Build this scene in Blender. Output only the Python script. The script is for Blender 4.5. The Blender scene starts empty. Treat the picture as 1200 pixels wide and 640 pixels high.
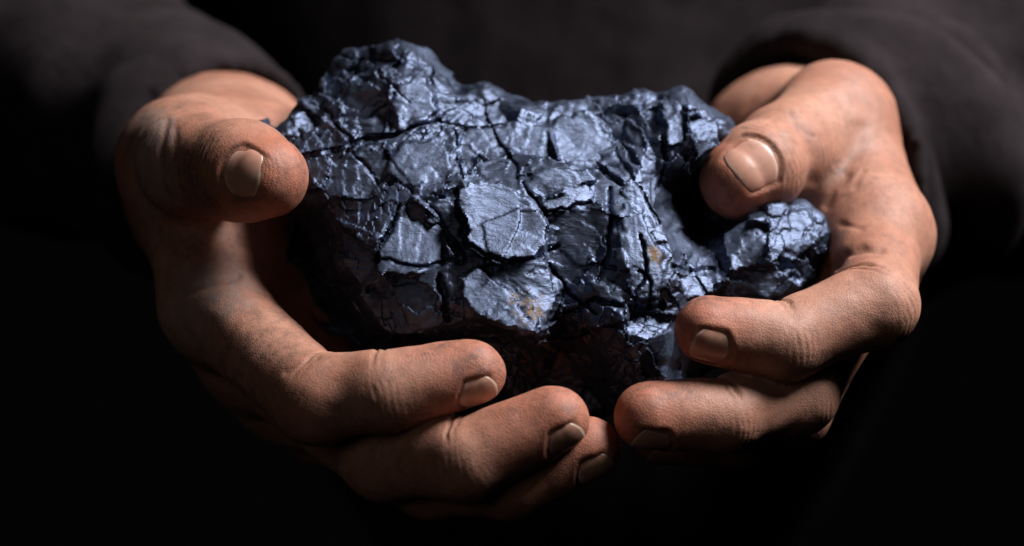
import bpy, math
import numpy as np
from mathutils import Vector, Matrix
from mathutils.geometry import delaunay_2d_cdt

# ------------------------------------------------------------------ camera, world, lights, exposure
scene = bpy.context.scene
col = scene.collection
H0 = 1.10                                   # height of the held lump above the floor (m)
DIST = 0.70                                 # camera to lump
cam_d = bpy.data.cameras.new('camera'); cam = bpy.data.objects.new('camera', cam_d); col.objects.link(cam)
cam.location = (0, -DIST, H0); cam.rotation_euler = (math.radians(90), 0, 0)
cam_d.lens = 100; cam_d.sensor_width = 36; cam_d.clip_start = 0.01; cam_d.clip_end = 50
cam_d.dof.use_dof = True; cam_d.dof.focus_distance = DIST - 0.030; cam_d.dof.aperture_fstop = 8.0
scene.camera = cam

world = bpy.data.worlds.new('World'); scene.world = world; world.use_nodes = True
world.node_tree.nodes['Background'].inputs[0].default_value = (0.8, 0.8, 1, 1)
world.node_tree.nodes['Background'].inputs[1].default_value = 0.0012

def area(name, loc, target, size, power, colr, spread=180, size_y=None):
    d = bpy.data.lights.new(name, 'AREA'); o = bpy.data.objects.new(name, d); col.objects.link(o)
    d.energy = power; d.color = colr; d.shape = 'RECTANGLE'; d.size = size; d.size_y = size_y or size
    d.spread = math.radians(spread)
    o.location = loc
    o.rotation_euler = (Vector(target) - Vector(loc)).to_track_quat('-Z', 'Y').to_euler()
    return o
key = area('key_softbox', (0.60, -0.17, H0 + 0.78), (0.02, 0.02, H0), 0.40, 8.2, (0.95, 0.97, 1.0), 100)
fill = area('fill_softbox', (-0.42, -0.85, H0 + 0.22), (0.0, 0.0, H0 - 0.02), 0.45, 0.05, (1.0, 0.96, 0.92), 60)

scene.view_settings.view_transform = 'Standard'; scene.view_settings.look = 'None'
scene.view_settings.exposure = 0; scene.view_settings.gamma = 1; scene.view_settings.use_curve_mapping = False
scene.render.engine = 'CYCLES'
scene.cycles.use_denoising = True
scene.cycles.max_bounces = 6

# ------------------------------------------------------------------ helpers
S0 = 1200 / (0.36 * DIST * 1000)            # photo pixels per mm at the lump's depth
D0 = DIST * 1000
def P(px, py, y=0.0):                       # millimetres: x right, y away, z up
    k = 1 + y / D0
    return np.array([(px - 600) / S0 * k, y, (320 - py) / S0 * k])
def nrm(v):
    v = np.asarray(v, float); return v / (np.linalg.norm(v) + 1e-9)

def hash3(i, j, k, seed):
    with np.errstate(over='ignore'):
        h = (i.astype(np.int64) * 374761393 + j.astype(np.int64) * 668265263 + k.astype(np.int64) * 2147483647 + seed * 1274126177) & 0xffffffff
        h = ((h ^ (h >> 13)) * 1274126177) & 0xffffffff
        h = ((h ^ (h >> 16)) * 2246822519) & 0xffffffff
        h = h ^ (h >> 15)
    return h
def rnd3(i, j, k, seed):
    return (hash3(i, j, k, seed) & 0xffffff).astype(np.float64) / 0xffffff
def vnoise(p, seed=0):                       # value noise -1..1
    f = np.floor(p); t = p - f; t = t * t * t * (t * (t * 6 - 15) + 10); f = f.astype(np.int64)
    r = 0
    for a in (0, 1):
        for b in (0, 1):
            for c in (0, 1):
                w = (t[:, 0] if a else 1 - t[:, 0]) * (t[:, 1] if b else 1 - t[:, 1]) * (t[:, 2] if c else 1 - t[:, 2])
                r = r + w * rnd3(f[:, 0] + a, f[:, 1] + b, f[:, 2] + c, seed)
    return r * 2 - 1
def fbm(p, oct=4, seed=0, gain=0.5):
    r = 0; a = 1.0; q = p
    for o in range(oct):
        r = r + a * vnoise(q, seed + o * 17); q = q * 2.03 + 11.3; a *= gain
    return r
def facets(p, seed=0, tilt=1.0, jit=0.9):
    """cellular planes: inside each cell a tilted flat; returns height, border distance, cell random"""
    f = np.floor(p).astype(np.int64)
    n = len(p); d1 = np.full(n, 1e9); d2 = np.full(n, 1e9)
    best = np.zeros((n, 3)); bi = np.zeros((n, 3), np.int64)
    for a in (-1, 0, 1):
        for b in (-1, 0, 1):
            for c in (-1, 0, 1):
                i, j, k = f[:, 0] + a, f[:, 1] + b, f[:, 2] + c
                q = np.stack([i + .5 + jit * (rnd3(i, j, k, seed) - .5), j + .5 + jit * (rnd3(i, j, k, seed + 1) - .5), k + .5 + jit * (rnd3(i, j, k, seed + 2) - .5)], 1)
                d = ((p - q) ** 2).sum(1)
                m = d < d1
                d2 = np.where(m, d1, np.minimum(d2, d)); d1 = np.where(m, d, d1)
                best[m] = q[m]; bi[m] = np.stack([i, j, k], 1)[m]
    i, j, k = bi.T
    g = np.stack([rnd3(i, j, k, seed + 5), rnd3(i, j, k, seed + 6), rnd3(i, j, k, seed + 7)], 1) * 2 - 1
    h = tilt * ((p - best) * g).sum(1)
    return h, np.sqrt(d2) - np.sqrt(d1), rnd3(i, j, k, seed + 9)

def scoops(p, seed=0, s=.5, g=.45, off=.10):
    """conchoidal break: shallow bowls that meet in sharp ridges, continuous everywhere"""
    f = np.floor(p).astype(np.int64); h = np.full(len(p), 1e9)
    for a in (-1, 0, 1):
        for b in (-1, 0, 1):
            for c in (-1, 0, 1):
                i, j, k = f[:, 0] + a, f[:, 1] + b, f[:, 2] + c
                q = p - np.stack([i + rnd3(i, j, k, seed), j + rnd3(i, j, k, seed + 1), k + rnd3(i, j, k, seed + 2)], 1)
                v = s * (q * q).sum(1) + off * (rnd3(i, j, k, seed + 3) - .5)
                for ax in range(3): v += g * (2 * rnd3(i, j, k, seed + 5 + ax) - 1) * q[:, ax]
                h = np.minimum(h, v)
    return h

def surface_nets(S, org, h):
    ins = S < 0
    c = np.zeros(tuple(s - 1 for s in S.shape), np.uint8)
    for a in (0, 1):
        for b in (0, 1):
            for d in (0, 1):
                c += ins[a:S.shape[0] - 1 + a, b:S.shape[1] - 1 + b, d:S.shape[2] - 1 + d]
    act = (c > 0) & (c < 8)
    I = np.argwhere(act)
    vid = np.full(act.shape, -1, np.int32); vid[tuple(I.T)] = np.arange(len(I))
    acc = np.zeros((len(I), 3)); cnt = np.zeros(len(I))
    corners = [(a, b, d) for a in (0, 1) for b in (0, 1) for d in (0, 1)]
    for u in corners:
        for ax in range(3):
            if u[ax]: continue
            w = list(u); w[ax] = 1
            s0 = S[I[:, 0] + u[0], I[:, 1] + u[1], I[:, 2] + u[2]]; s1 = S[I[:, 0] + w[0], I[:, 1] + w[1], I[:, 2] + w[2]]
            m = (s0 < 0) != (s1 < 0)
            t = np.where(m, s0 / np.where(m, s0 - s1, 1), 0)
            pt = np.array(u, float)[None].repeat(len(I), 0); pt[:, ax] = t
            acc[m] += pt[m]; cnt[m] += 1
    V = (I + acc / cnt[:, None]) * h + org
    F = []
    for ax in range(3):
        sl0 = [slice(None)] * 3; sl1 = [slice(None)] * 3
        sl0[ax] = slice(0, -1); sl1[ax] = slice(1, None)
        A, B = ins[tuple(sl0)], ins[tuple(sl1)]
        E = np.argwhere(A != B)
        o1, o2 = [(1, 2), (2, 0), (0, 1)][ax]
        ok = (E[:, o1] > 0) & (E[:, o2] > 0) & (E[:, o1] < act.shape[o1]) & (E[:, o2] < act.shape[o2])
        E = E[ok]; sg = A[tuple(E.T)]
        q = []
        for da, db in ((1, 1), (0, 1), (0, 0), (1, 0)):
            e = E.copy(); e[:, o1] -= da; e[:, o2] -= db
            q.append(vid[tuple(e.T)])
        q = np.stack(q, 1)
        q[~sg] = q[~sg][:, ::-1]
        F.append(q)
    return V, np.concatenate(F)

def vnormals(V, F):
    n = np.cross(V[F[:, 2]] - V[F[:, 0]], V[F[:, 3]] - V[F[:, 1]])
    N = np.zeros_like(V)
    for k in range(4):
        for ax in range(3):
            N[:, ax] += np.bincount(F[:, k], n[:, ax], len(V))
    return N / (np.linalg.norm(N, axis=1, keepdims=True) + 1e-12)

def mesh_obj(name, V, F, mat, parent=None, smooth=True, attrs=None, loc=None):
    me = bpy.data.meshes.new(name)
    V = np.asarray(V, np.float64) * 0.001
    V = V + np.array([0, 0, H0])
    if loc is not None: V = V - np.array(loc)
    F = np.asarray(F, np.int32)
    me.vertices.add(len(V)); me.vertices.foreach_set('co', V.astype(np.float32).ravel())
    me.loops.add(F.size); me.loops.foreach_set('vertex_index', F.ravel())
    me.polygons.add(len(F)); me.polygons.foreach_set('loop_start', np.arange(0, F.size, F.shape[1], dtype=np.int32))
    me.update(calc_edges=True); me.validate()
    me.polygons.foreach_set('use_smooth', np.full(len(me.polygons), smooth))
    for k, a in (attrs or {}).items():
        at = me.attributes.new(k, 'FLOAT', 'POINT'); at.data.foreach_set('value', np.asarray(a, np.float32))
    me.materials.append(mat)
    o = bpy.data.objects.new(name, me); col.objects.link(o)
    if parent is not None: o.parent = parent
    if loc is not None: o.location = loc
    return o

# ------------------------------------------------------------------ materials
class NT:
    def __init__(s, name):
        s.m = bpy.data.materials.new(name); s.m.use_nodes = True; s.t = s.m.node_tree
        s.b = s.t.nodes['Principled BSDF']; s.l = s.t.links
    def n(s, typ, **kw):
        nd = s.t.nodes.new(typ)
        for k, v in kw.items():
            if k.startswith('i_'):
                key = k[2:].replace('_', ' ')
                nd.inputs[int(key) if key.isdigit() else key].default_value = v
            else: setattr(nd, k, v)
        return nd
    def link(s, a, b): s.l.new(a, b)
    def coord(s):
        c = s.n('ShaderNodeTexCoord'); return c.outputs['Object']
    def noise(s, scale, detail=4, rough=.5, vec=None, dist=0):
        n = s.n('ShaderNodeTexNoise', i_Scale=scale, i_Detail=detail, i_Roughness=rough, i_Distortion=dist)
        s.link(vec or s.coord(), n.inputs['Vector']); return n.outputs['Fac']
    def ramp(s, fac, stops, mode='LINEAR'):
        r = s.n('ShaderNodeValToRGB'); r.color_ramp.interpolation = mode
        e = r.color_ramp.elements
        while len(e) < len(stops): e.new(0.5)
        for el, (p, c) in zip(e, stops):
            el.position = p; el.color = (c, c, c, 1) if isinstance(c, (int, float)) else (*c, 1)
        s.link(fac, r.inputs[0]); return r.outputs[0]
    def math(s, op, a, b=0.0):
        m = s.n('ShaderNodeMath', operation=op)
        for i, v in enumerate((a, b)):
            if isinstance(v, (int, float)): m.inputs[i].default_value = v
            else: s.link(v, m.inputs[i])
        return m.outputs[0]
    def mix(s, fac, a, b, mode='MIX'):
        m = s.n('ShaderNodeMix', data_type='RGBA', blend_type=mode)
        for sock, v in ((m.inputs[0], fac), (m.inputs[6], a), (m.inputs[7], b)):
            if isinstance(v, (int, float)): sock.default_value = v
            elif isinstance(v, tuple): sock.default_value = (*v, 1)
            else: s.link(v, sock)
        return m.outputs[2]
    def attr(s, name):
        return s.n('ShaderNodeAttribute', attribute_name=name).outputs['Fac']
    def bump(s, h, dist, strength=1.0, prev=None):
        b = s.n('ShaderNodeBump', i_Strength=strength, i_Distance=dist); s.link(h, b.inputs['Height'])
        if prev is not None: s.link(prev, b.inputs['Normal'])
        return b.outputs[0]

def skin_material():
    t = NT('skin')
    n1 = t.noise(45, 4); n2 = t.noise(160, 5, .6); n3 = t.noise(700, 3, .6)
    base = t.mix(t.ramp(n1, [(.35, 0.), (.7, 1.)]), (0.35, 0.142, 0.087), (0.465, 0.226, 0.150))
    base = t.mix(t.math('MULTIPLY', t.attr('red'), .75), base, (0.42, 0.135, 0.075))
    base = t.mix(t.math('MULTIPLY', t.ramp(n2, [(.45, 0.), (.75, 1.)]), .30), base, (0.36, 0.125, 0.072))
    soot_n = t.math('MULTIPLY', t.ramp(t.noise(220, 6, .75), [(.35, 0.), (.60, 1.)]), t.ramp(n3, [(.3, .35), (.6, 1.)]))
    soot_shade = t.math('MULTIPLY', soot_n, t.attr('soot_shade'))
    base = t.mix(soot_shade, base, (0.045, 0.036, 0.034))
    sp = t.n('ShaderNodeTexVoronoi', i_Scale=850, feature='F1'); t.link(t.coord(), sp.inputs['Vector'])
    spk = t.math('MULTIPLY', t.ramp(sp.outputs['Distance'], [(.10, 1.), (.24, 0.)]), t.ramp(n2, [(.48, 0.), (.60, 1.)]))
    base = t.mix(t.math('MULTIPLY', spk, t.math('ADD', t.math('MULTIPLY', t.attr('soot_shade'), .9), .05)), base, (0.05, 0.035, 0.03))
    base = t.mix(t.math('MULTIPLY', t.attr('dust'), t.ramp(n3, [(.3, .2), (.65, .75)])), base, (0.30, 0.27, 0.25))
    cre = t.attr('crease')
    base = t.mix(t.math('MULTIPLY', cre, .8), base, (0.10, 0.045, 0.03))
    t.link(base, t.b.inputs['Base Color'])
    t.b.inputs['Subsurface Weight'].default_value = 0.28
    t.b.inputs['Subsurface Radius'].default_value = (1.0, 0.35, 0.2)
    t.b.inputs['Subsurface Scale'].default_value = 0.003
    t.link(t.ramp(n2, [(.3, .50), (.7, .66)]), t.b.inputs['Roughness'])
    t.b.inputs['Specular IOR Level'].default_value = 0.35
    # pores and fine lines
    v = t.n('ShaderNodeTexVoronoi', i_Scale=1300, feature='DISTANCE_TO_EDGE'); t.link(t.coord(), v.inputs['Vector'])
    h1 = t.math('ADD', t.ramp(v.outputs['Distance'], [(0, 0.), (.18, 1.)]), t.math('MULTIPLY', n3, 1.2))
    b = t.bump(h1, 0.00010, 0.40)
    b = t.bump(t.noise(320, 5, .6), 0.0006, 0.16, b)
    # papillary ridges on the finger pads
    w = t.n('ShaderNodeMath', operation='SINE'); t.link(t.attr('ridge'), w.inputs[0])
    rh = t.math('MULTIPLY', w.outputs[0], t.attr('pulp'))
    b = t.bump(rh, 0.00005, 0.28, b)
    t.link(b, t.b.inputs['Normal'])
    return t.m
def nail_material():
    t = NT('nail')
    s = t.attr('along')                     # 0 at the cuticle, 1 at the free edge
    c = t.ramp(s, [(0, (0.56, 0.36, 0.28)), (.16, (0.55, 0.33, 0.25)), (.24, (0.50, 0.25, 0.18)), (.92, (0.47, 0.23, 0.16)), (.965, (0.54, 0.37, 0.27)), (1.0, (0.26, 0.17, 0.12))])
    g = t.math('MULTIPLY', t.ramp(t.noise(500, 4, .7), [(.5, 0.), (.75, 1.)]), .35)
    c = t.mix(g, c, (0.12, 0.08, 0.06))
    t.link(c, t.b.inputs['Base Color'])
    t.b.inputs['Roughness'].default_value = 0.36
    t.b.inputs['Subsurface Weight'].default_value = 0.1
    t.b.inputs['Subsurface Scale'].default_value = 0.001
    w = t.n('ShaderNodeMath', operation='SINE'); t.link(t.math('MULTIPLY', t.attr('across'), 85.0), w.inputs[0])
    t.link(t.bump(t.math('ADD', w.outputs[0], t.math('MULTIPLY', t.noise(900, 3), 2.)), 0.00004, .08), t.b.inputs['Normal'])
    return t.m
def coal_material():
    t = NT('coal')
    n1 = t.noise(60, 5, .6); n2 = t.noise(350, 6, .65); n3 = t.noise(1400, 4, .7)
    mp = t.n('ShaderNodeMapping'); mp.inputs['Scale'].default_value = (120, 300, 480); mp.inputs['Rotation'].default_value = (.3, .75, .25)
    t.link(t.coord(), mp.inputs['Vector'])
    st = t.noise(1.0, 5, .6, mp.outputs[0], .6)
    base = t.mix(t.ramp(n1, [(.35, 0.), (.65, 1.)]), (0.051, 0.061, 0.092), (0.124, 0.146, 0.214))
    base = t.mix(t.ramp(n2, [(.52, 0.), (.72, .7)]), base, (0.03, 0.03, 0.04))
    oc = t.math('MULTIPLY', t.ramp(t.noise(450, 5, .7), [(.50, 0.), (.60, 1.)]), t.attr('ochre'))
    base = t.mix(oc, base, (0.16, 0.085, 0.025))
    t.link(base, t.b.inputs['Base Color'])
    t.link(t.math('MULTIPLY', t.math('SUBTRACT', 1.0, oc), 0.92), t.b.inputs['Metallic'])
    r = t.math('ADD', t.ramp(n1, [(.3, .40), (.7, .53)]), t.math('MULTIPLY', n2, .10))
    t.link(t.math('ADD', r, t.math('MULTIPLY', oc, .3)), t.b.inputs['Roughness'])
    t.b.inputs['Specular Tint'].default_value = (0.72, 0.80, 1.0, 1)
    b = t.bump(n3, 0.0003, .30)
    b = t.bump(st, 0.0008, .48, b)
    b = t.bump(n2, 0.0010, .05, b)
    t.link(b, t.b.inputs['Normal'])
    return t.m
def cloth_material(name, c1, c2):
    t = NT(name)
    n = t.ramp(t.noise(70, 6, .65), [(.35, 0.), (.65, 1.)]); f = t.noise(900, 3, .7)
    base = t.mix(n, c1, c2)
    base = t.mix(t.math('MULTIPLY', f, .5), base, tuple(x * .55 for x in c1))
    t.link(base, t.b.inputs['Base Color'])
    t.b.inputs['Roughness'].default_value = 0.95
    t.b.inputs['Specular IOR Level'].default_value = 0.04
    t.b.inputs['Sheen Weight'].default_value = 0.02
    t.b.inputs['Sheen Tint'].default_value = (0.8, 0.62, 0.60, 1)
    w1 = t.n('ShaderNodeTexWave', i_Scale=420, wave_type='BANDS', i_Distortion=1.0); t.link(t.coord(), w1.inputs['Vector'])
    w2 = t.n('ShaderNodeTexWave', i_Scale=420, wave_type='BANDS', bands_direction='Z', i_Distortion=1.0); t.link(t.coord(), w2.inputs['Vector'])
    b = t.bump(t.math('ADD', w1.outputs['Fac'], w2.outputs['Fac']), 0.0004, .5)
    b = t.bump(t.noise(60, 4), 0.004, .5, b)
    t.link(b, t.b.inputs['Normal'])
    return t.m

M_skin = skin_material(); M_nail = nail_material(); M_coal = coal_material()
M_sweater = cloth_material('dark_wool', (0.0180, 0.0136, 0.0144), (0.0330, 0.0252, 0.0264))

# ------------------------------------------------------------------ person (root) and the hands
person = bpy.data.objects.new('person', None); col.objects.link(person)
person.location = (0, 0.29, 0)
person['label'] = 'person in a dark sweater holding out a lump of coal in both bare hands'
person['category'] = 'person'
bpy.context.view_layer.update()
def child(o, parent):                       # body and clothes sit at world zero under the root; their own pieces need no offset
    o.parent = parent
    if parent is person: o.matrix_parent_inverse = Matrix.Translation(-Vector(person.location))

def smin(a, b, k):
    h = np.maximum(k - np.abs(a - b), 0) / k
    return np.minimum(a, b) - h * h * k * .25
def cone(p, A, ra, B, rb):
    A = A.astype(p.dtype); B = B.astype(p.dtype)
    ab = B - A; L = float(ab @ ab)
    q = p - A
    t = np.clip((q @ ab) / L, 0, 1)
    d = q - t[..., None] * ab
    return np.sqrt((d * d).sum(-1)) - (ra + (rb - ra) * t)

class Finger:
    def __init__(s, chain, dorsal, nail=True, k=3.0, nl=10.0, nw=46, tipcut=.62, roll=0):
        s.p = [P(*c[:3]) for c in chain]; s.r = [c[3] for c in chain]; s.k = k
        s.D = np.array(dorsal, float); s.nail = nail; s.nl = nl; s.nw = math.radians(nw); s.tipcut = tipcut
        s.prims = []
        for i in range(len(s.p) - 1):
            A, B, ra, rb = s.p[i], s.p[i + 1], s.r[i], s.r[i + 1]
            s.prims.append((A, ra * .98, B, rb * .98))
            a = nrm(B - A); pal = -nrm(s.D - (s.D @ a) * a)
            if i > 0:                       # soft pad on the palm side of each phalanx
                last = i == len(s.p) - 2
                off = 1.2 if last else 1.6
                u0, u1 = (.35, .92) if last else (.3, .7)
                rm = lambda u: ra + (rb - ra) * u
                s.prims.append((A + (B - A) * u0 + pal * off, rm(u0) * .95, A + (B - A) * u1 + pal * off, rm(u1) * .95))
        A, B = s.p[-2], s.p[-1]; s.a = nrm(B - A); s.d = nrm(s.D - (s.D @ s.a) * s.a); s.c = np.cross(s.a, s.d)
    def sdf(s, p):
        d = None
        for pr in s.prims:
            e = cone(p, *pr); d = e if d is None else smin(d, e, s.k)
        return d
    def local(s, p):
        q = p - s.p[-1]
        u = q @ s.a; w = np.arctan2(q @ s.c, q @ s.d)
        return u, w

class Hand:
    def __init__(s, palm, fingers, kp=12, kf=7):
        s.palm = [(P(*A[:3]), A[3], P(*B[:3]), B[3]) for A, B in palm]; s.f = fingers; s.kp = kp; s.kf = kf
    def sdf(s, p):
        d = None
        for pr in s.palm:
            e = cone(p, *pr); d = e if d is None else smin(d, e, s.kp)
        F = None
        for f in s.f:
            e = f.sdf(p); F = e if F is None else smin(F, e, .7)
        return smin(d, F, s.kf)
    def build(s, lo, hi, h):
        lo = np.array(lo, float); bs = 8
        nb = np.ceil((np.array(hi) - lo) / (h * bs)).astype(int); n = nb * bs; hi = lo + n * h
        cen = np.stack(np.meshgrid(*[lo[i] + h * (bs * np.arange(nb[i]) + (bs - 1) / 2) for i in range(3)], indexing='ij'), -1).reshape(-1, 3)
        dc = s.sdf(cen)
        S = np.where(dc > 0, 9., -9.).astype(np.float32).reshape(*nb, 1, 1, 1) * np.ones((1, 1, 1, bs, bs, bs), np.float32)
        act = np.where(np.abs(dc) < h * bs * .87 * 1.15 + 1.5)[0]          # only blocks the surface can cross
        off = (np.stack(np.meshgrid(*[np.arange(bs)] * 3, indexing='ij'), -1).reshape(-1, 3) - (bs - 1) / 2) * h
        Sf = S.reshape(-1, bs, bs, bs)
        for c in np.array_split(act, max(1, len(act) // 400)):
            p = (cen[c][:, None] + off[None]).astype(np.float32)
            Sf[c] = s.sdf(p).reshape(-1, bs, bs, bs)
        S = Sf.reshape(*nb, bs, bs, bs).transpose(0, 3, 1, 4, 2, 5).reshape(tuple(n)).copy()
        for ax in range(3):                 # close at the box
            for e in (0, -1):
                sl = [slice(None)] * 3; sl[ax] = e
                S[tuple(sl)] = np.maximum(S[tuple(sl)], .3 * h)
        V, F = surface_nets(S, lo, h)
        inner = np.all((V > lo + 2 * h) & (V < np.array(hi) - 3 * h), axis=1)
        for it in range(2):
            d, g = s.grad(V)
            V[inner] -= np.clip(d, -h, h)[inner, None] * g[inner]
        d, g = s.grad(V)
        return V, F, g
    def grad(s, V):
        e = .15
        d = s.sdf(V)
        g = np.stack([s.sdf(V + np.array(o) * e) - d for o in ((1, 0, 0), (0, 1, 0), (0, 0, 1))], 1)
        return d, g / (np.linalg.norm(g, axis=1, keepdims=True) + 1e-9)

def seg_d(X, Z, a, b):
    dx, dz = b[0] - a[0], b[1] - a[1]; L = dx * dx + dz * dz + 1e-9
    t = np.clip(((X - a[0]) * dx + (Z - a[1]) * dz) / L, 0, 1)
    return np.hypot(X - a[0] - t * dx, Z - a[1] - t * dz)
def sstep(a, b, x):
    t = np.clip((x - a) / (b - a), 0, 1); return t * t * (3 - 2 * t)

def nail_range(f):
    r = f.r[-1]
    s1 = r * f.tipcut; return s1 - f.nl, s1

def finish_hand(H, V, F, G, creases, soot_shade_spots, dusts, seed):
    """creases, nail folds, soot and reddening on the projected surface"""
    n = len(V)
    red = np.zeros(n); soot_shade = np.full(n, .34); cre = np.zeros(n); pulp = np.zeros(n); ridge = np.zeros(n)
    disp = 0.20 * fbm(V / 8.0, 2, seed) + .035 * fbm(V / 2.2, 2, seed + 5)
    dist = np.stack([f.sdf(V) for f in H.f], 1); own = dist.argmin(1)
    for i, f in enumerate(H.f):
        m = (own == i) & (dist[:, i] < 1.5)
        idx = np.where(m)[0]; p = V[idx]
        # reddened finger ends
        L = np.linalg.norm(f.p[-1] - f.p[-2])
        u, w = f.local(p)
        red[idx] = np.maximum(red[idx], sstep(-L * .9, 2, u))
        pal = np.abs(w) > 1.4
        pw = sstep(1.25, 1.9, np.abs(w)); 
        core = sstep(-L * .9, -L * .4, u)
        tipd = sstep(f.r[-1] * .45, f.r[-1] * .8, u)
        pm = np.maximum(pw * core, tipd)
        pulp[idx] = np.maximum(pulp[idx], pm); soot_shade[idx] = np.maximum(soot_shade[idx], .6 * pm)
        # concentric papillary ridges
        cc = f.p[-1] - f.a * 3 - f.d * f.r[-1]
        q = p - cc
        ridge[idx] = np.sqrt((q @ f.a) ** 2 * .8 + (q @ f.c) ** 2 * 1.3 + .5) * (2 * math.pi / .48) + 1.2 * vnoise(p / 2.5, 5)
        # flexion creases at the joints (palm side deep, back side shallow wrinkles)
        for j in range(1, len(f.p) - 1):
            c = f.p[j]; a = nrm(nrm(f.p[j + 1] - f.p[j]) + nrm(f.p[j] - f.p[j - 1]))
            dd = nrm(f.D - (f.D @ a) * a)
            q = p - c; s_ = q @ a; near = np.linalg.norm(q, axis=1) < f.r[j] * 1.7
            palm = sstep(.15, -.45, (q @ dd) / f.r[j])
            back = sstep(.1, .6, (q @ dd) / f.r[j])
            wob = .5 * vnoise(p / 3.0, seed + j * 3)
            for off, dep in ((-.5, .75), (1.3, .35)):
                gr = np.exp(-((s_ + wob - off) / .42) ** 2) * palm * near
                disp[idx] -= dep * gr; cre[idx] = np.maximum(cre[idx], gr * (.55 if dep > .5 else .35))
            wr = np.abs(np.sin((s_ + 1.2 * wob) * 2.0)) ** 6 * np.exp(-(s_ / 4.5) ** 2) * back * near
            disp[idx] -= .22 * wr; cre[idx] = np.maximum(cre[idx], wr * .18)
        for j in range(1, len(f.p) - 2):               # slimmer between the joints
            A_, B_ = f.p[j], f.p[j + 1]; ab = B_ - A_
            tau = ((p - A_) @ ab) / (ab @ ab)
            disp[idx] -= .6 * np.where((tau > 0) & (tau < 1), np.sin(np.pi * np.clip(tau, 0, 1)) ** 2, 0)
        # nail bed and folds
        if f.nail:
            s0, s1 = nail_range(f)
            su = np.clip((u - s0) / f.nl, 0, 1)
            t = w / (f.nw * (.80 + .20 * np.sin(np.pi * np.minimum(su * .85 + .1, .62))))
            base = s0 + 2.6 * t ** 2
            el = (u - base); ew = (1 - np.abs(t)) * f.r[-1] * f.nw
            dorsal = np.abs(w) < 1.9
            e = np.minimum(el, ew)                     # distance inside the nail outline, open at the free edge
            front = sstep(s1 + 1.2, s1 - .6, u)
            bed = sstep(-.35, .35, e) * sstep(s1 + .1, s1 - 2.2, u) * dorsal
            rim = np.exp(-((e + .95) / .75) ** 2) * front * dorsal
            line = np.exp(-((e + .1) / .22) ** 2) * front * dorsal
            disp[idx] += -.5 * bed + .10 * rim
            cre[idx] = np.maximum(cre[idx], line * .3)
            soot_shade[idx] = np.maximum(soot_shade[idx], .55 * np.exp(-(e / 1.6) ** 2) * front * dorsal)
    kk = 1 + V[:, 1] / D0; U2 = np.stack([V[:, 0] / kk, V[:, 2] / kk], 1)
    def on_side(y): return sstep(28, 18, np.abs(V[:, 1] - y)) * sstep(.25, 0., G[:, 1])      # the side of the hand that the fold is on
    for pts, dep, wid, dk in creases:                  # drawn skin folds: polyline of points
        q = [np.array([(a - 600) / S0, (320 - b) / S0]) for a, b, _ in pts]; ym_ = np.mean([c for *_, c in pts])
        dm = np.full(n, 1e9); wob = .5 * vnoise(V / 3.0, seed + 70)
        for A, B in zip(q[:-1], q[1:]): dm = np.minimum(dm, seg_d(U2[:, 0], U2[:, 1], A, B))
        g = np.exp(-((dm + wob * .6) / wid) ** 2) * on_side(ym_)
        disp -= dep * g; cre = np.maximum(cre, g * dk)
    def spot(c, rad, sd):
        d = np.hypot(U2[:, 0] - (c[0] - 600) / S0, U2[:, 1] - (320 - c[1]) / S0)
        return sstep(rad, rad * .3, d + rad * .3 * fbm(V / (rad * .4), 3, sd)) * on_side(c[2])
    for c, rad, amt in soot_shade_spots: soot_shade = np.maximum(soot_shade, amt * spot(c, rad, 7))
    V = V + G * disp[:, None]
    dust = np.zeros(n)
    for c, rad, amt in dusts: dust = np.maximum(dust, amt * spot(c, rad, 17))
    return V, dict(dust=dust, red=red, soot_shade=soot_shade, crease=cre, pulp=pulp, ridge=ridge)

def make_nail(H, f, parent, name='fingernail'):
    s0, s1 = nail_range(f); nu, nv = 18, 17
    rows = []; al = []; ac = []
    for iu in range(nu):
        su = iu / (nu - 1)
        for iv in range(nv):
            t = -1 + 2 * iv / (nv - 1)
            b = s0 + 2.6 * t ** 2; e = s1 - 2.4 * abs(t) ** 3
            u = b + (e - b) * su
            w = t * f.nw * (.80 + .20 * math.sin(math.pi * min(su * .85 + .1, .62)))
            dr = math.cos(w) * f.d + math.sin(w) * f.c
            uu = min(u, .3)
            o = f.p[-1] + f.a * uu
            p = o + dr * f.r[-1] * 1.6
            for _ in range(14): p = p - dr * float(f.sdf(p[None])[0])
            over = max(u - uu, 0)
            drop = -.36 - .65 * sstep(.12, 0, np.array(su)) + .22 * (1 - t * t) * sstep(0, .5, np.array(su)) - .35 * t ** 6
            p = p + dr * (drop - .07 * over ** 2) + f.a * over
            rows.append(p); al.append(su); ac.append(t)
    top = np.array(rows); N = len(top)
    bot = top - np.array([math.cos(t * f.nw) * f.d + math.sin(t * f.nw) * f.c for t in ac]) * .35
    V = np.concatenate([top, bot]); Fc = []
    ix = lambda a, b: a * nv + b
    for a in range(nu - 1):
        for b in range(nv - 1):
            Fc.append([ix(a, b), ix(a + 1, b), ix(a + 1, b + 1), ix(a, b + 1)])
            Fc.append([N + ix(a, b), N + ix(a, b + 1), N + ix(a + 1, b + 1), N + ix(a + 1, b)])
    ring = [ix(0, b) for b in range(nv)] + [ix(a, nv - 1) for a in range(1, nu)] + [ix(nu - 1, b) for b in range(nv - 2, -1, -1)] + [ix(a, 0) for a in range(nu - 2, 0, -1)]
    for a, b in zip(ring, ring[1:] + ring[:1]): Fc.append([a, b, N + b, N + a])
    o = mesh_obj(name, V, Fc, M_nail, attrs=dict(along=al + al, across=ac + ac))
    child(o, parent); return o

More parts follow.
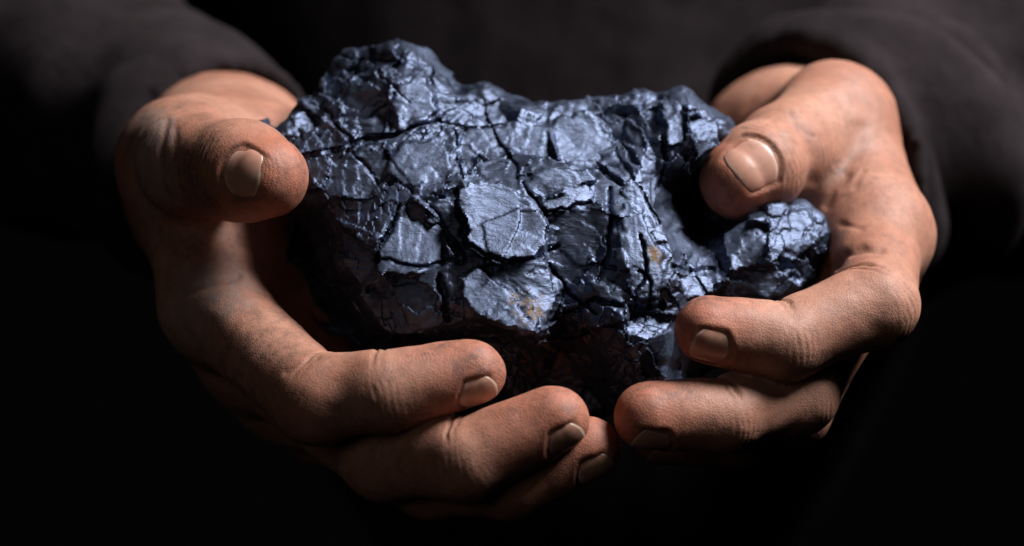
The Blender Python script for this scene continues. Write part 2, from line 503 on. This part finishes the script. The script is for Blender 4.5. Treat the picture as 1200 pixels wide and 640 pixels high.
# the person's right hand (left of the picture): palm up, fingers under the lump
L_thumb = Finger([(205, 188, 28, 13.5), (222, 190, -3, 12.6), (285, 200, -21, 12.0), (312, 207, -28, 9.2)], (-.80, -.55, .14), nl=10.5, nw=44, tipcut=.72)
L_thumb.p  # joints: MCP, IP, pad, tip
L_index = Finger([(258, 366, 0, 11.5), (372, 470, -38, 10.2), (452, 460, -43, 9.2), (556, 438, -42, 7.2)], (.05, -.62, -.78))
L_mid = Finger([(300, 420, 12, 11), (452, 537, -28, 10.2), (548, 540, -45, 9.4), (653, 492, -46, 7.4)], (.05, -.52, -.85))
L_ring = Finger([(345, 465, 28, 10.5), (505, 562, -18, 9.6), (600, 564, -34, 9.0), (693, 527, -36, 7.0)], (.05, -.55, -.83))
L_little = Finger([(385, 500, 45, 9.5), (520, 560, 5, 8.4), (590, 565, -8, 7.6), (650, 545, -12, 6.0)], (.05, -.5, -.85), nl=9)
handL = Hand([((262, 205, 85, 24), (290, 245, 80, 21)),
              ((285, 240, 80, 20), (258, 366, 2, 11.5)), ((300, 250, 80, 20), (300, 420, 14, 11)),
              ((310, 265, 82, 18), (345, 465, 30, 10.5)), ((310, 275, 84, 17), (385, 500, 46, 9.5)),
              ((262, 175, 70, 17), (208, 188, 26, 13.5)), ((250, 195, 55, 17), (225, 220, 22, 12)),
              ((214, 215, 16, 9), (250, 345, 2, 10.5)), ((240, 240, 30, 11), (262, 340, 10, 11)),
              ((300, 290, 72, 16), (375, 440, 38, 14)), ((330, 330, 66, 15), (330, 430, 30, 13)), ((345, 300, 84, 14), (420, 440, 60, 12)),
              ((240, 262, 30, 12), (300, 400, 18, 13)), ((272, 262, 46, 13), (345, 425, 26, 13)),
              ((236, 190, 24, 14), (300, 188, 50, 16)), ((250, 200, 18, 13), (316, 200, 34, 15)), ((262, 215, 80, 27), (150, 165, 150, 30))],  # first two: hidden thenar pads added to block light on the palm
             [L_thumb, L_index, L_mid, L_ring, L_little])
VL, FL, GL = handL.build(P(120, 640, 0) + [-12, -66, -5], [0 + 38, 125, 58], .62)
VL, AL = finish_hand(handL, VL, FL, GL,
    [([(196, 140, 0), (188, 175, -4), (190, 215, -6), (200, 235, -4)], .35, .8, .4),
     ([(205, 150, -8), (203, 190, -12), (212, 225, -14)], .2, .6, .25),
     ([(335, 436, -40), (350, 428, -40), (372, 420, -36)], .3, .8, .3),
     ([(215, 345, -6), (250, 335, -8), (280, 325, -6)], .5, .9, .25)],
    [((205, 185, -10), 22, .75), ((230, 365, -10), 22, .6), ((560, 420, -45), 14, .6), ((660, 470, -50), 12, .5), ((240, 300, 0), 26, .6), ((300, 420, -20), 40, .6), ((420, 520, -45), 34, .45), ((300, 200, -30), 14, .35)],  # soot; the palm spot between thumb and index is partly painted shade
    [((180, 160, 5), 9, .8), ((180, 195, 5), 9, .8), ((188, 225, 5), 8, .6), ((235, 345, 0), 13, .6), ((265, 340, 0), 9, .5), ((222, 390, 0), 10, .4)], 3)

# the person's left hand (right of the picture)
R_thumb = Finger([(978, 140, 42, 13.4), (918, 176, 18, 11.6), (890, 196, 6, 11.0), (866, 211, 2, 9.2)], (.13, -.90, .33), nl=12.0, nw=47, tipcut=.62)
R_index = Finger([(1025, 275, 15, 12), (1026, 358, -22, 10.1), (920, 402, -31, 9.0), (827, 387, -36, 7.4)], (.1, -.74, -.66))
R_mid = Finger([(1008, 325, 24, 11.5), (932, 462, -20, 10), (850, 489, -33, 8.2), (758, 490, -39, 7.6)], (.05, -.45, -.89))
R_ring = Finger([(985, 365, 45, 10.5), (930, 482, 8, 9.2), (860, 508, -2, 8.2), (775, 512, -6, 7.0)], (.05, -.5, -.86))
R_little = Finger([(962, 385, 62, 9.5), (920, 470, 34, 8.2), (865, 495, 24, 7.2), (810, 500, 20, 6)], (.05, -.5, -.86), nl=9)
handR = Hand([((930, 195, 95, 25), (905, 235, 92, 21)),
              ((930, 215, 90, 20), (1025, 275, 16, 12)), ((925, 240, 92, 20), (1008, 325, 26, 11.5)),
              ((915, 255, 94, 18), (985, 365, 46, 10.5)), ((905, 262, 96, 17), (962, 385, 62, 9.5)),
              ((925, 180, 88, 18), (976, 142, 44, 13.4)), ((985, 150, 46, 12), (1022, 270, 18, 12)),
              ((960, 190, 62, 14), (1000, 270, 34, 12)),
              ((930, 210, 92, 27), (1060, 160, 155, 30))],
             [R_thumb, R_index, R_mid, R_ring, R_little])
VR, FR, GR = handR.build([18, -62, -58], [125, 140, 68], .66)
VR, AR = finish_hand(handR, VR, FR, GR,
    [([(1008, 150, 30), (1000, 180, 28), (982, 204, 26), (960, 216, 24)], .7, 2.4, .35), ([(992, 205, 26), (975, 222, 26), (968, 240, 26)], .6, 1.2, .35), ([(1012, 200, 24), (1002, 218, 24)], .4, .8, .3),
     ([(978, 312, 8), (990, 297, 4), (1012, 291, 2), (1032, 294, 0)], 1.2, 1.1, .6), ([(985, 262, 14), (1010, 268, 8)], .35, .7, .25),
     ([(905, 140, 8), (915, 158, 6), (935, 170, 8)], .25, .5, .25),
     ([(925, 130, 14), (938, 150, 14), (955, 160, 18)], .25, .5, .2)],
    [((990, 200, 28), 12, .6), ((808, 368, -18), 13, 1.), ((735, 480, -28), 12, .6), ((850, 235, -2), 10, .35), ((1020, 230, 20), 26, .42), ((960, 400, -25), 30, .4)], [], 9)

# ------------------------------------------------------------------ clothes and the hidden rest of the body
def grid_mesh(sdf, lo, hi, h):
    lo = np.array(lo, float); n = np.ceil((np.array(hi) - lo) / h).astype(int)
    g = [lo[i] + h * np.arange(n[i]) for i in range(3)]
    p = np.stack(np.meshgrid(*g, indexing='ij'), -1).reshape(-1, 3)
    S = np.concatenate([sdf(c) for c in np.array_split(p, 40)]).reshape(tuple(n)).astype(np.float32)
    for ax in range(3):
        for e in (0, -1):
            sl = [slice(None)] * 3; sl[ax] = e; S[tuple(sl)] = np.maximum(S[tuple(sl)], .3 * h)
    return surface_nets(S, lo, h)
def ell(p, c, r):
    q = (p - np.array(c)) / np.array(r); k = np.linalg.norm(q, axis=1)
    return (k - 1) * min(r)
ARM_L = [P(265, 205, 86), P(-60, 40, 215), np.array([-185., 340., 270.])]      # cuff, elbow, shoulder
ARM_R = [P(940, 205, 96), P(1290, 90, 215), np.array([205., 340., 270.])]
def body_sdf(p):
    d = ell(p, (10, 365, 170), (115, 60, 230))
    for arm in (ARM_L, ARM_R):
        a = arm[0] + .18 * (arm[1] - arm[0])
        d = smin(d, cone(p, a, 25, arm[1], 30), 10); d = smin(d, cone(p, arm[1], 30, arm[2], 40), 20)
    return d
VB, FB = grid_mesh(body_sdf, (-280, 90, -420), (280, 420, 330), 9)
V = np.concatenate([VL, VR, VB]); Fq = np.concatenate([FL, FR + len(VL), FB + len(VL) + len(VR)])
att = {k: np.concatenate([AL[k], AR[k], np.zeros(len(VB))]) for k in AL}
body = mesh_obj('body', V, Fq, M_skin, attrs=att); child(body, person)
for f in (L_thumb, L_index, L_mid, L_ring): make_nail(handL, f, body)
for f in (R_thumb, R_index, R_mid, R_ring): make_nail(handR, f, body)

def sweater_sdf(p):
    d = ell(p, (30, 365, 250), (165, 125, 400))
    for arm, r0 in ((ARM_L, 33), (ARM_R, 39)):
        ax = nrm(arm[1] - arm[0])
        s = (p - arm[0]) @ ax
        o = cone(p, arm[0], r0, arm[1], 50)
        o = smin(o, cone(p, arm[1], 50, arm[2], 66), 25)
        o = np.maximum(o, -(s - 2))                                   # flat cuff end
        inner = np.maximum(cone(p, arm[0] - 40 * ax, r0 - 3.5, arm[0] + 55 * ax, r0 - 6), s - 60)
        o = np.maximum(o, -inner)
        d = smin(d, o, 14)
    return d
VS, FS = grid_mesh(sweater_sdf, (-300, 55, -220), (300, 480, 345), 3.2)
NS = vnormals(VS, FS)
ds = 3.4 * fbm(VS * np.array([1 / 42, 1 / 42, 1 / 130]), 2, 21)
for arm, sd in ((ARM_L, 31), (ARM_R, 36)):
    ax = nrm(arm[1] - arm[0]); q = VS - arm[0]; s = q @ ax
    near = np.exp(-np.maximum(np.linalg.norm(q - s[:, None] * ax, axis=1) - 55, 0) / 8) * sstep(0, 12, s)
    ds = ds * (1 - near) + near * ((6.5 if sd == 36 else 2.0) * np.sin(s / 11.0 + 3.0 * vnoise(VS / 45, sd)) * np.exp(-((s - 55) / 80.) ** 2) + 3.0 * fbm(VS / 34, 2, sd + 3))
VS = VS + NS * ds[:, None]
sw = mesh_obj('sweater', VS, FS, M_sweater); child(sw, person)
# ------------------------------------------------------------------ the lump of coal
OUT = [(328,150),(345,130),(362,112),(375,92),(395,70),(415,58),(440,50),(465,48),(486,51),(505,62),(520,76),(532,90),(552,91),(572,92),(588,100),(602,108),(625,112),(655,114),(688,112),(708,109),(730,107),(752,104),(775,104),(800,108),(822,115),(842,127),(856,140),(862,160),(868,190),(895,215),(930,232),(950,242),(964,256),(972,275),(968,300),(958,322),(945,342),(925,356),(890,378),(862,402),(846,430),(816,452),(788,466),(762,474),(730,482),(705,492),(670,497),(630,488),(590,470),(555,440),(520,415),(485,408),(455,416),(415,410),(380,392),(355,362),(340,330),(335,295),(338,262),(343,238),(342,215),(328,185),(310,168),(298,152),(306,140),(320,138)]
CTRL = [(440,70,12),(400,85,10),(480,75,8),(412,108,3),(470,100,-5),(505,112,-1),(515,90,10),(450,135,-3),(400,138,-2),(370,140,4),(345,160,-2),
 (350,188,-9),(405,172,-10),(470,154,-9),(520,150,-5),(560,112,8),(585,125,9),(560,140,0),
 (380,215,-18),(430,200,-18),(480,180,-17),(540,180,-13),(600,150,-2),(650,140,4),(690,140,4),(620,180,-13),(680,180,-8),
 (370,240,-15),(400,262,-21),(440,240,-24),(500,225,-25),(530,230,-23),(545,215,-25),(600,220,-27),(650,220,-25),(700,205,-14),
 (450,290,-30),(500,285,-31),(560,265,-30),(600,290,-33),(650,270,-29),(690,250,-24),(715,240,-22),
 (425,330,-22),(460,350,-30),(500,340,-33),(540,320,-33),(580,320,-34),(620,330,-34),(660,320,-27),(700,310,-28),(720,330,-33),(740,290,-32),
 (460,388,-24),(500,388,-33),(560,370,-37),(600,380,-40),(628,388,-42),(660,370,-26),(700,380,-33),(730,390,-38),(760,400,-36),
 (540,408,-18),(600,408,-16),(660,412,-14),(640,440,-9),(690,460,-9),(740,450,-27),(770,430,-27),(715,432,-26),
 (352,262,6),(365,300,8),(380,340,6),(405,375,4),(435,400,2),(350,235,-6),(388,268,-17),(402,305,-23),(424,345,-24),(444,378,-23),(340,300,24),(358,350,24),(385,385,22),(420,405,18),
 (740,130,5),(770,112,9),(720,170,-2),(760,165,-3),(800,128,-4),(822,160,-9),(840,150,0),(800,180,-9),(770,210,-9),(800,212,-1),(832,200,5),
 (740,220,-18),(770,260,-24),(790,290,-26),(760,320,-34),(800,330,-28),(830,335,-19),(790,370,-28),(800,410,-18),(842,415,6),(822,440,4),
 (815,240,20),(798,235,8),(838,262,20),(850,232,22),(822,280,0),
 (850,272,-4),(880,258,-9),(900,250,-6),(930,245,-2),(950,280,-4),(900,290,-15),(860,300,-11),(850,330,-16),(890,340,-13),(930,330,-6),(955,320,0)]
CT = np.array(CTRL, float)
def ymid(px, py): return 9 + (320 - py) * .055
def depth_at(px, py):
    w = 1 / (((CT[:, 0] - px) ** 2 + (CT[:, 1] - py) ** 2) + 25.) ** 1.5
    return float((w * CT[:, 2]).sum() / w.sum())
def to2(px, py, y=None):
    q = P(px, py, depth_at(px, py) if y is None else y); return q[0], q[2]

def poly_sd(X, Z, poly):                     # positive inside
    d = np.full(X.shape, 1e9); ins = np.zeros(X.shape, bool)
    for a, b in zip(poly, poly[1:] + poly[:1]):
        d = np.minimum(d, seg_d(X, Z, a, b))
        c = ((a[1] > Z) != (b[1] > Z)) & (X < (b[0] - a[0]) * (Z - a[1]) / (b[1] - a[1] + 1e-12) + a[0]); ins ^= c
    return np.where(ins, d, -d)

hc = .38
x0, x1, z0, z1 = -64, 86, -46, 66
gx = np.arange(x0, x1, hc); gz = np.arange(z0, z1, hc)
X, Z = np.meshgrid(gx, gz, indexing='ij')
flat = np.stack([X.ravel(), np.zeros(X.size), Z.ravel()], 1)
def warp2(amp, sc, seed):
    return (amp * fbm(flat / sc, 3, seed)).reshape(X.shape), (amp * fbm(flat / sc + 40, 3, seed + 50)).reshape(X.shape)
wx, wz = warp2(.7, 11., 100); Xw, Zw = X + wx, Z + wz
# piecewise flat front from the control depths
pts2 = [Vector(to2(a, b, c)) for a, b, c in CTRL]; ys = [c for *_, c in CTRL]
for a, b in OUT[::2]:
    cx, cy = 620 + (a - 620) * 1.12, 260 + (b - 260) * 1.12
    pts2.append(Vector(to2(cx, cy, ymid(a, b)))); ys.append(depth_at(a, b) + 4)
vv, _, tris, orig, *_ = delaunay_2d_cdt(pts2, [], [], 0, 1e-6)
ymap = [ys[o[0]] if o else 0 for o in orig]
front = np.full(X.shape, 20.0); done = np.zeros(X.shape, bool)
for t in tris:
    (ax_, az), (bx, bz), (cx, cz) = [vv[i] for i in t]
    det = (bz - cz) * (ax_ - cx) + (cx - bx) * (az - cz)
    if abs(det) < 1e-6: continue
    l1 = ((bz - cz) * (Xw - cx) + (cx - bx) * (Zw - cz)) / det; l2 = ((cz - az) * (Xw - cx) + (ax_ - cx) * (Zw - cz)) / det; l3 = 1 - l1 - l2
    m = (l1 >= -1e-6) & (l2 >= -1e-6) & (l3 >= -1e-6)
    front = np.where(m, l1 * ymap[t[0]] + l2 * ymap[t[1]] + l3 * ymap[t[2]], front)
# broken steps of three sizes
def step2(scale, tilt, off, seed, wamp, aniso=(1, 1)):
    a, b = warp2(wamp, scale * .6, seed)
    p = np.stack([((X + a) * aniso[0] / scale).ravel(), np.full(X.size, .37 + seed), ((Z + b) * aniso[1] / scale).ravel()], 1)
    h, bd, r = facets(p, seed, tilt)
    return (h * scale + (r - .5) * off).reshape(X.shape), bd.reshape(X.shape) * scale, r.reshape(X.shape)
def scoop2(scale, seed, wamp, g=.45, an=(1, 1), s=.14):
    a, b = warp2(wamp, scale * .5, seed)
    p = np.stack([((X + a) * an[0] / scale).ravel(), np.full(X.size, seed + .4), ((Z + b) * an[1] / scale).ravel()], 1)
    return scale * scoops(p, seed, s, g).reshape(X.shape)
A, _, rA = step2(15, .24, .8, 301, .9); B, _, rB = step2(6.5, .24, .5, 302, .5, (.8, 1.25)); C, _, rC = step2(2.6, .22, .35, 303, .3)
rough = np.clip((rA - .55) / .2, 0, 1)
front = front - .6 * scoop2(17, 311, .6, .30, s=.2) - .35 * scoop2(7, 315, .3, .30, s=.2) + A + B * (.35 + .5 * rough) + C * (.03 + .5 * rough)
# thin layers breaking off one behind the other
def layers(th, pitch, drop, seed, lo, hi):
    c, s = math.cos(th), math.sin(th)
    t = (X * c + Z * s) / pitch + (.9 * fbm(flat / 13., 3, seed).reshape(X.shape)) + .25 * fbm(flat / 2.5, 2, seed + 4).reshape(X.shape)
    m = np.clip((fbm(flat / 15., 2, seed + 9).reshape(X.shape) - lo) / (hi - lo), 0, 1)
    fr = t - np.floor(t)
    return -drop * (fr - .5) * m
front = front + layers(1.15, 5.6, 1.6, 1201, -.35, .10) + layers(-.5, 3.8, .9, 1202, -.05, .3) + layers(2.2, 2.3, .35, 1203, -.1, .3)
# single fracture faces: outline, how far the face turns up and to the right (0..1), how proud it stands, roughness
def face(poly, t, up, rgh=.25, seed=0, jag=.7, fan=None, ew=.45):
    global front
    pp = [to2(*q) for q in poly]
    a, b = warp2(jag, 2.4, 500 + seed * 3)
    m = np.clip(poly_sd(X + a, Z + b, pp) / ew + .5, 0, 1)
    c = np.mean(pp, axis=0); core = m > .5
    y0 = front[core].mean() if core.any() else 0
    rs = np.random.RandomState(seed); j = rs.uniform(-.08, .08, 2)
    gx_, gz_ = -.26 + .56 * t + j[0], -.22 + .96 * t + j[1]
    dx, dz = X - c[0], Z - c[1]
    pl = y0 - up + gx_ * dx + gz_ * dz + .012 * rs.uniform(-1, 1) * dx * dx + .012 * rs.uniform(-1, 1) * dz * dz
    pl = pl + max(rgh, .2) * (front - y0 - gx_ * .3 * dx - gz_ * .3 * dz)
    if fan is not None:                      # hackle lines spreading from one point
        fx, fz = to2(*fan[:2]); an = np.arctan2(Z - fz, X - fx); rd = np.hypot(X - fx, Z - fz)
        q = np.stack([(an * fan[2] * 2.2).ravel(), (rd / 14).ravel(), np.full(X.size, seed + .5)], 1)
        pl = pl + .20 * fan[3] * fbm(q, 3, 600 + seed).reshape(X.shape) * np.clip(rd / 8, .2, 1.3)
    front = front * (1 - m) + pl * m
FACES = [
 ([(352,150),(395,135),(412,162),(360,178)], .28, .3, .4),
 ([(400,95),(450,80),(455,120),(425,140),(400,138)], .18, -.6, .4),
 ([(457,92),(500,89),(512,132),(470,142),(455,125)], .62, 1.0, .2),
 ([(505,72),(530,92),(535,125),(516,132),(504,96)], .55, .6, .3),
 ([(540,97),(575,98),(590,115),(560,126)], .45, .4, .3),
 ([(355,190),(410,175),(450,165),(455,205),(430,230),(380,225)], .38, .4, .35, (350, 185, 9, .35)),
 ([(457,180),(485,164),(520,166),(532,190),(520,212),(480,220),(455,205)], .66, .9, .2, (450, 200, 8, .3)),
 ([(545,150),(600,142),(640,150),(655,190),(600,176),(562,178),(545,200),(536,175)], .48, .2, .3, (700, 160, 10, .35)),
 ([(562,190),(575,182),(596,177),(590,188),(570,196)], .95, .9, .1),
 ([(650,140),(700,130),(720,165),(700,190),(655,190)], .42, .2, .35, (740, 130, 9, .3)),
 ([(612,215),(640,198),(690,196),(702,212),(640,232)], .62, .6, .2, (720, 205, 12, .3)),
 ([(385,235),(440,232),(458,252),(442,300),(408,292)], .5, .2, 1.0),
 ([(500,235),(532,232),(545,262),(546,290),(535,300)], .30, -1.6, .2, (474, 240, 14, .4)),
 ([(470,252),(518,265),(531,303),(491,320),(453,333),(440,310),(457,272)], .78, 1.0, .15, (470, 400, 14, .25)),
 ([(535,228),(548,215),(586,213),(620,232),(633,252),(652,269),(647,286),(626,299),(592,308),(565,303),(546,286),(550,265),(538,245)], .76, 2.3, .12, (670, 240, 13, .35)),
 ([(633,238),(687,217),(697,232),(640,253)], .86, 1.0, .15, (720, 222, 12, .25)),
 ([(640,258),(704,240),(712,262),(690,310),(655,345),(640,310)], .32, -.8, .2, (722, 232, 12, .55)),
 ([(560,312),(640,300),(655,345),(640,375),(600,345)], .5, -.4, .3, (560, 300, 10, .4)),
 ([(535,325),(560,312),(596,345),(630,391),(590,384),(555,365)], .78, 1.2, .2, (540, 315, 12, .3)),
 ([(445,322),(490,325),(512,345),(512,390),(470,395)], .34, .2, .5),
 ([(640,378),(700,355),(725,385),(700,425),(660,410)], .08, -1.5, .9),
 ([(398,262),(436,298),(446,330),(424,345),(402,305)], .46, .3, .5), ([(424,345),(458,335),(484,398),(452,392)], .42, .3, .5), ([(690,330),(728,338),(735,372),(700,352)], .45, .4, .4),
 ([(740,200),(765,240),(790,290),(775,300),(750,250),(728,225)], .5, .3, .25, (735, 170, 12, .4)),
 ([(728,238),(750,250),(775,300),(770,350),(740,345),(728,290)], .64, .8, .2, (735, 180, 14, .4)),
 ([(735,360),(775,355),(793,400),(782,442),(748,448),(735,410)], .68, .8, .7),
 ([(796,322),(830,318),(838,345),(805,352)], .88, .6, .15),
 ([(765,270),(782,272),(780,286),(766,284)], 1.0, .8, .1),
 ([(775,123),(803,123),(803,165),(780,175)], .92, .6, .2),
 ([(806,135),(840,140),(846,170),(815,190)], .72, .5, .25, (860, 120, 9, .5)),
 ([(840,270),(875,258),(900,265),(895,310),(855,320)], .84, .3, .45),
 ([(900,255),(940,248),(962,280),(930,310),(900,300)], .66, .3, .45),
 ([(855,320),(895,312),(930,320),(900,350),(855,350)], .4, .2, .4)]
for i, fc in enumerate(FACES): face(fc[0], fc[1], fc[2], fc[3], i + 1, fan=fc[4] if len(fc) > 4 else None)
# cracks: polyline, width, depth
a_, b_ = warp2(.45, 2.2, 700)
def crack(poly, w, dep):
    global front
    w = max(w * .8, .36); dep *= .6; pp = [to2(*q) for q in poly]; d = np.full(X.shape, 1e9)
    for i, (p, q) in enumerate(zip(pp[:-1], pp[1:])): d = np.minimum(d, seg_d(X + a_, Z + b_, p, q))
    front = front + dep * np.clip(1.25 - d / w, 0, 1)
for poly, w, dep in [
  ([(345,183),(372,178),(400,172),(420,162),(455,160),(490,148),(515,140)], .6, 4),
  ([(362,120),(384,128),(392,145),(412,164)], .36, 2.5), ([(460,108),(457,135),(455,158)], .4, 2),
  ([(532,150),(534,175),(541,205)], .34, 3), ([(515,143),(560,152),(590,146),(596,134)], .3, 1.6),
  ([(415,180),(432,200),(446,222)], .3, 1.6), ([(536,222),(533,240),(543,262),(541,272),(548,286),(572,300),(598,308),(630,300),(655,286)], .55, 4),
  ([(470,242),(458,265),(445,292),(442,305)], .6, 4), ([(440,303),(470,308),(500,312),(530,304),(542,308)], .4, 2.5),
  ([(612,215),(624,232),(636,252),(660,244),(690,238)], .35, 3), ([(642,308),(668,345),(700,368)], .4, 3),
  ([(500,235),(520,265),(545,305)], .35, 2), ([(515,325),(522,350),(524,372)], 1.0, 5),
  ([(716,222),(715,262),(712,300),(700,330)], .55, 3.5), ([(752,275),(758,320),(744,346)], .5, 3.5), ([(750,318),(764,330),(760,362)], .5, 3),
  ([(720,175),(740,205),(757,235),(772,262)], .4, 2.5), ([(776,160),(780,190),(772,220)], .5, 4), ([(700,190),(712,205),(728,215)], .7, 4),
  ([(790,312),(812,318),(840,316)], .8, 4), ([(800,300),(830,345),(838,352)], .4, 2.5), ([(430,72),(450,92),(478,120)], .25, 1.2),
  ([(446,112),(478,95),(496,72)], .25, 1.0), ([(560,395),(620,402),(690,392)], .6, 4), ([(640,380),(700,350),(730,360)], .6, 4), ([(420,72),(412,84),(425,92)], 1.6, 5)]:
    crack(poly, w, dep)
# fine lineation
ln = fbm(np.stack([((X * .93 - Z * .36) / 9).ravel(), flat[:, 1], ((X * .36 + Z * .93) / .9).ravel()], 1), 3, 800).reshape(X.shape)
front = front + .05 * ln * (.4 + .6 * rB) + .12 * fbm(flat / 1.3, 3, 810).reshape(X.shape) * (.02 + .6 * rough)
back = 44 + .12 * Z + A * 1.2 + 4 * fbm(flat / 25, 3, 900).reshape(X.shape) - .12 * np.abs(X)
ow, oz = warp2(1.2, 6., 950)
edge = poly_sd(X + ow, Z + oz, [to2(a, b, ymid(a, b)) for a, b in OUT])
ym = 9 + .055 * S0 * Z
s_ = np.clip(edge / 6., 0, 1); prof = np.sqrt(np.clip(1 - (1 - s_) ** 2, 0, 1))
fy = ym + (np.minimum(front, ym + 16) - ym) * prof; by = ym + (back - ym) * prof
gy = np.arange(-50, 58, hc)
Svol = np.maximum(fy[:, None, :] - gy[None, :, None], gy[None, :, None] - by[:, None, :]).astype(np.float32) * .75
Svol = np.maximum(Svol, -edge[:, None, :].astype(np.float32) * .9)
for ax in range(3):
    for e in (0, -1):
        sl = [slice(None)] * 3; sl[ax] = e; Svol[tuple(sl)] = np.maximum(Svol[tuple(sl)], .2)
VC, FC = surface_nets(Svol, np.array([x0, -50, z0], float), hc)
del Svol
def bil(G, x, z):                             # exact depth of the relief under each vertex
    u = np.clip((x - x0) / hc, 0, G.shape[0] - 1.001); v = np.clip((z - z0) / hc, 0, G.shape[1] - 1.001)
    i, j = u.astype(int), v.astype(int); a, b = u - i, v - j
    return (G[i, j] * (1 - a) + G[i + 1, j] * a) * (1 - b) + (G[i, j + 1] * (1 - a) + G[i + 1, j + 1] * a) * b
for G_ in (fy, by):
    yt = bil(G_, VC[:, 0], VC[:, 2]); m_ = (np.abs(yt - VC[:, 1]) < .8) & (bil(edge, VC[:, 0], VC[:, 2]) > 1.0)
    VC[m_, 1] = yt[m_]
NC = vnormals(VC, FC)
# chips on every side, also where the front relief does not reach
wv = .5 * np.stack([vnoise(VC / 5, 11), vnoise(VC / 5, 12), vnoise(VC / 5, 13)], 1)
NL = NC.copy()
for _ in range(6):                            # broad turning of the surface, so steps do not balloon
    acc = np.zeros_like(NL)
    for k in range(4): np.add.at(acc, FC[:, k], NL[FC[:, (k + 2) % 4]] + NL[FC[:, (k + 1) % 4]])
    NL = acc / (np.linalg.norm(acc, axis=1, keepdims=True) + 1e-9)
steep = np.clip(.9 + NL[:, 1] * 1.5, .0, 1)
rg = sstep(.15, .5, fbm(VC / 16, 2, 33))
disp = steep * (14 * scoops((VC + .3 * wv) / 15, 41, .22, .30) + 2.6 * scoops((VC + .3 * wv) / 6, 43, .22, .30) + 1.3 * scoops((VC + .2 * wv) / 2.8, 47, .22, .30)) 
VC = VC + NL * np.clip(disp, -2.6, 2.6)[:, None]
och = np.zeros(len(VC))
for (a, b, r) in ((622, 362, 5.5), (612, 352, 4), (640, 425, 9), (610, 428, 6), (763, 298, 3), (672, 440, 7), (690, 392, 4), (770, 305, 2.5)):
    qx, qz = to2(a, b); och = np.maximum(och, sstep(r, r * .3, np.hypot(VC[:, 0] - qx, VC[:, 2] - qz)) * (NC[:, 1] < .3))
coal = mesh_obj('coal_lump', VC, FC, M_coal, attrs=dict(ochre=och), loc=(0.003, 0.005, H0))
coal.data.set_sharp_from_angle(angle=math.radians(34))
coal['label'] = 'large glossy blue-black cracked lump of coal resting in the two cupped hands'
coal['category'] = 'coal'
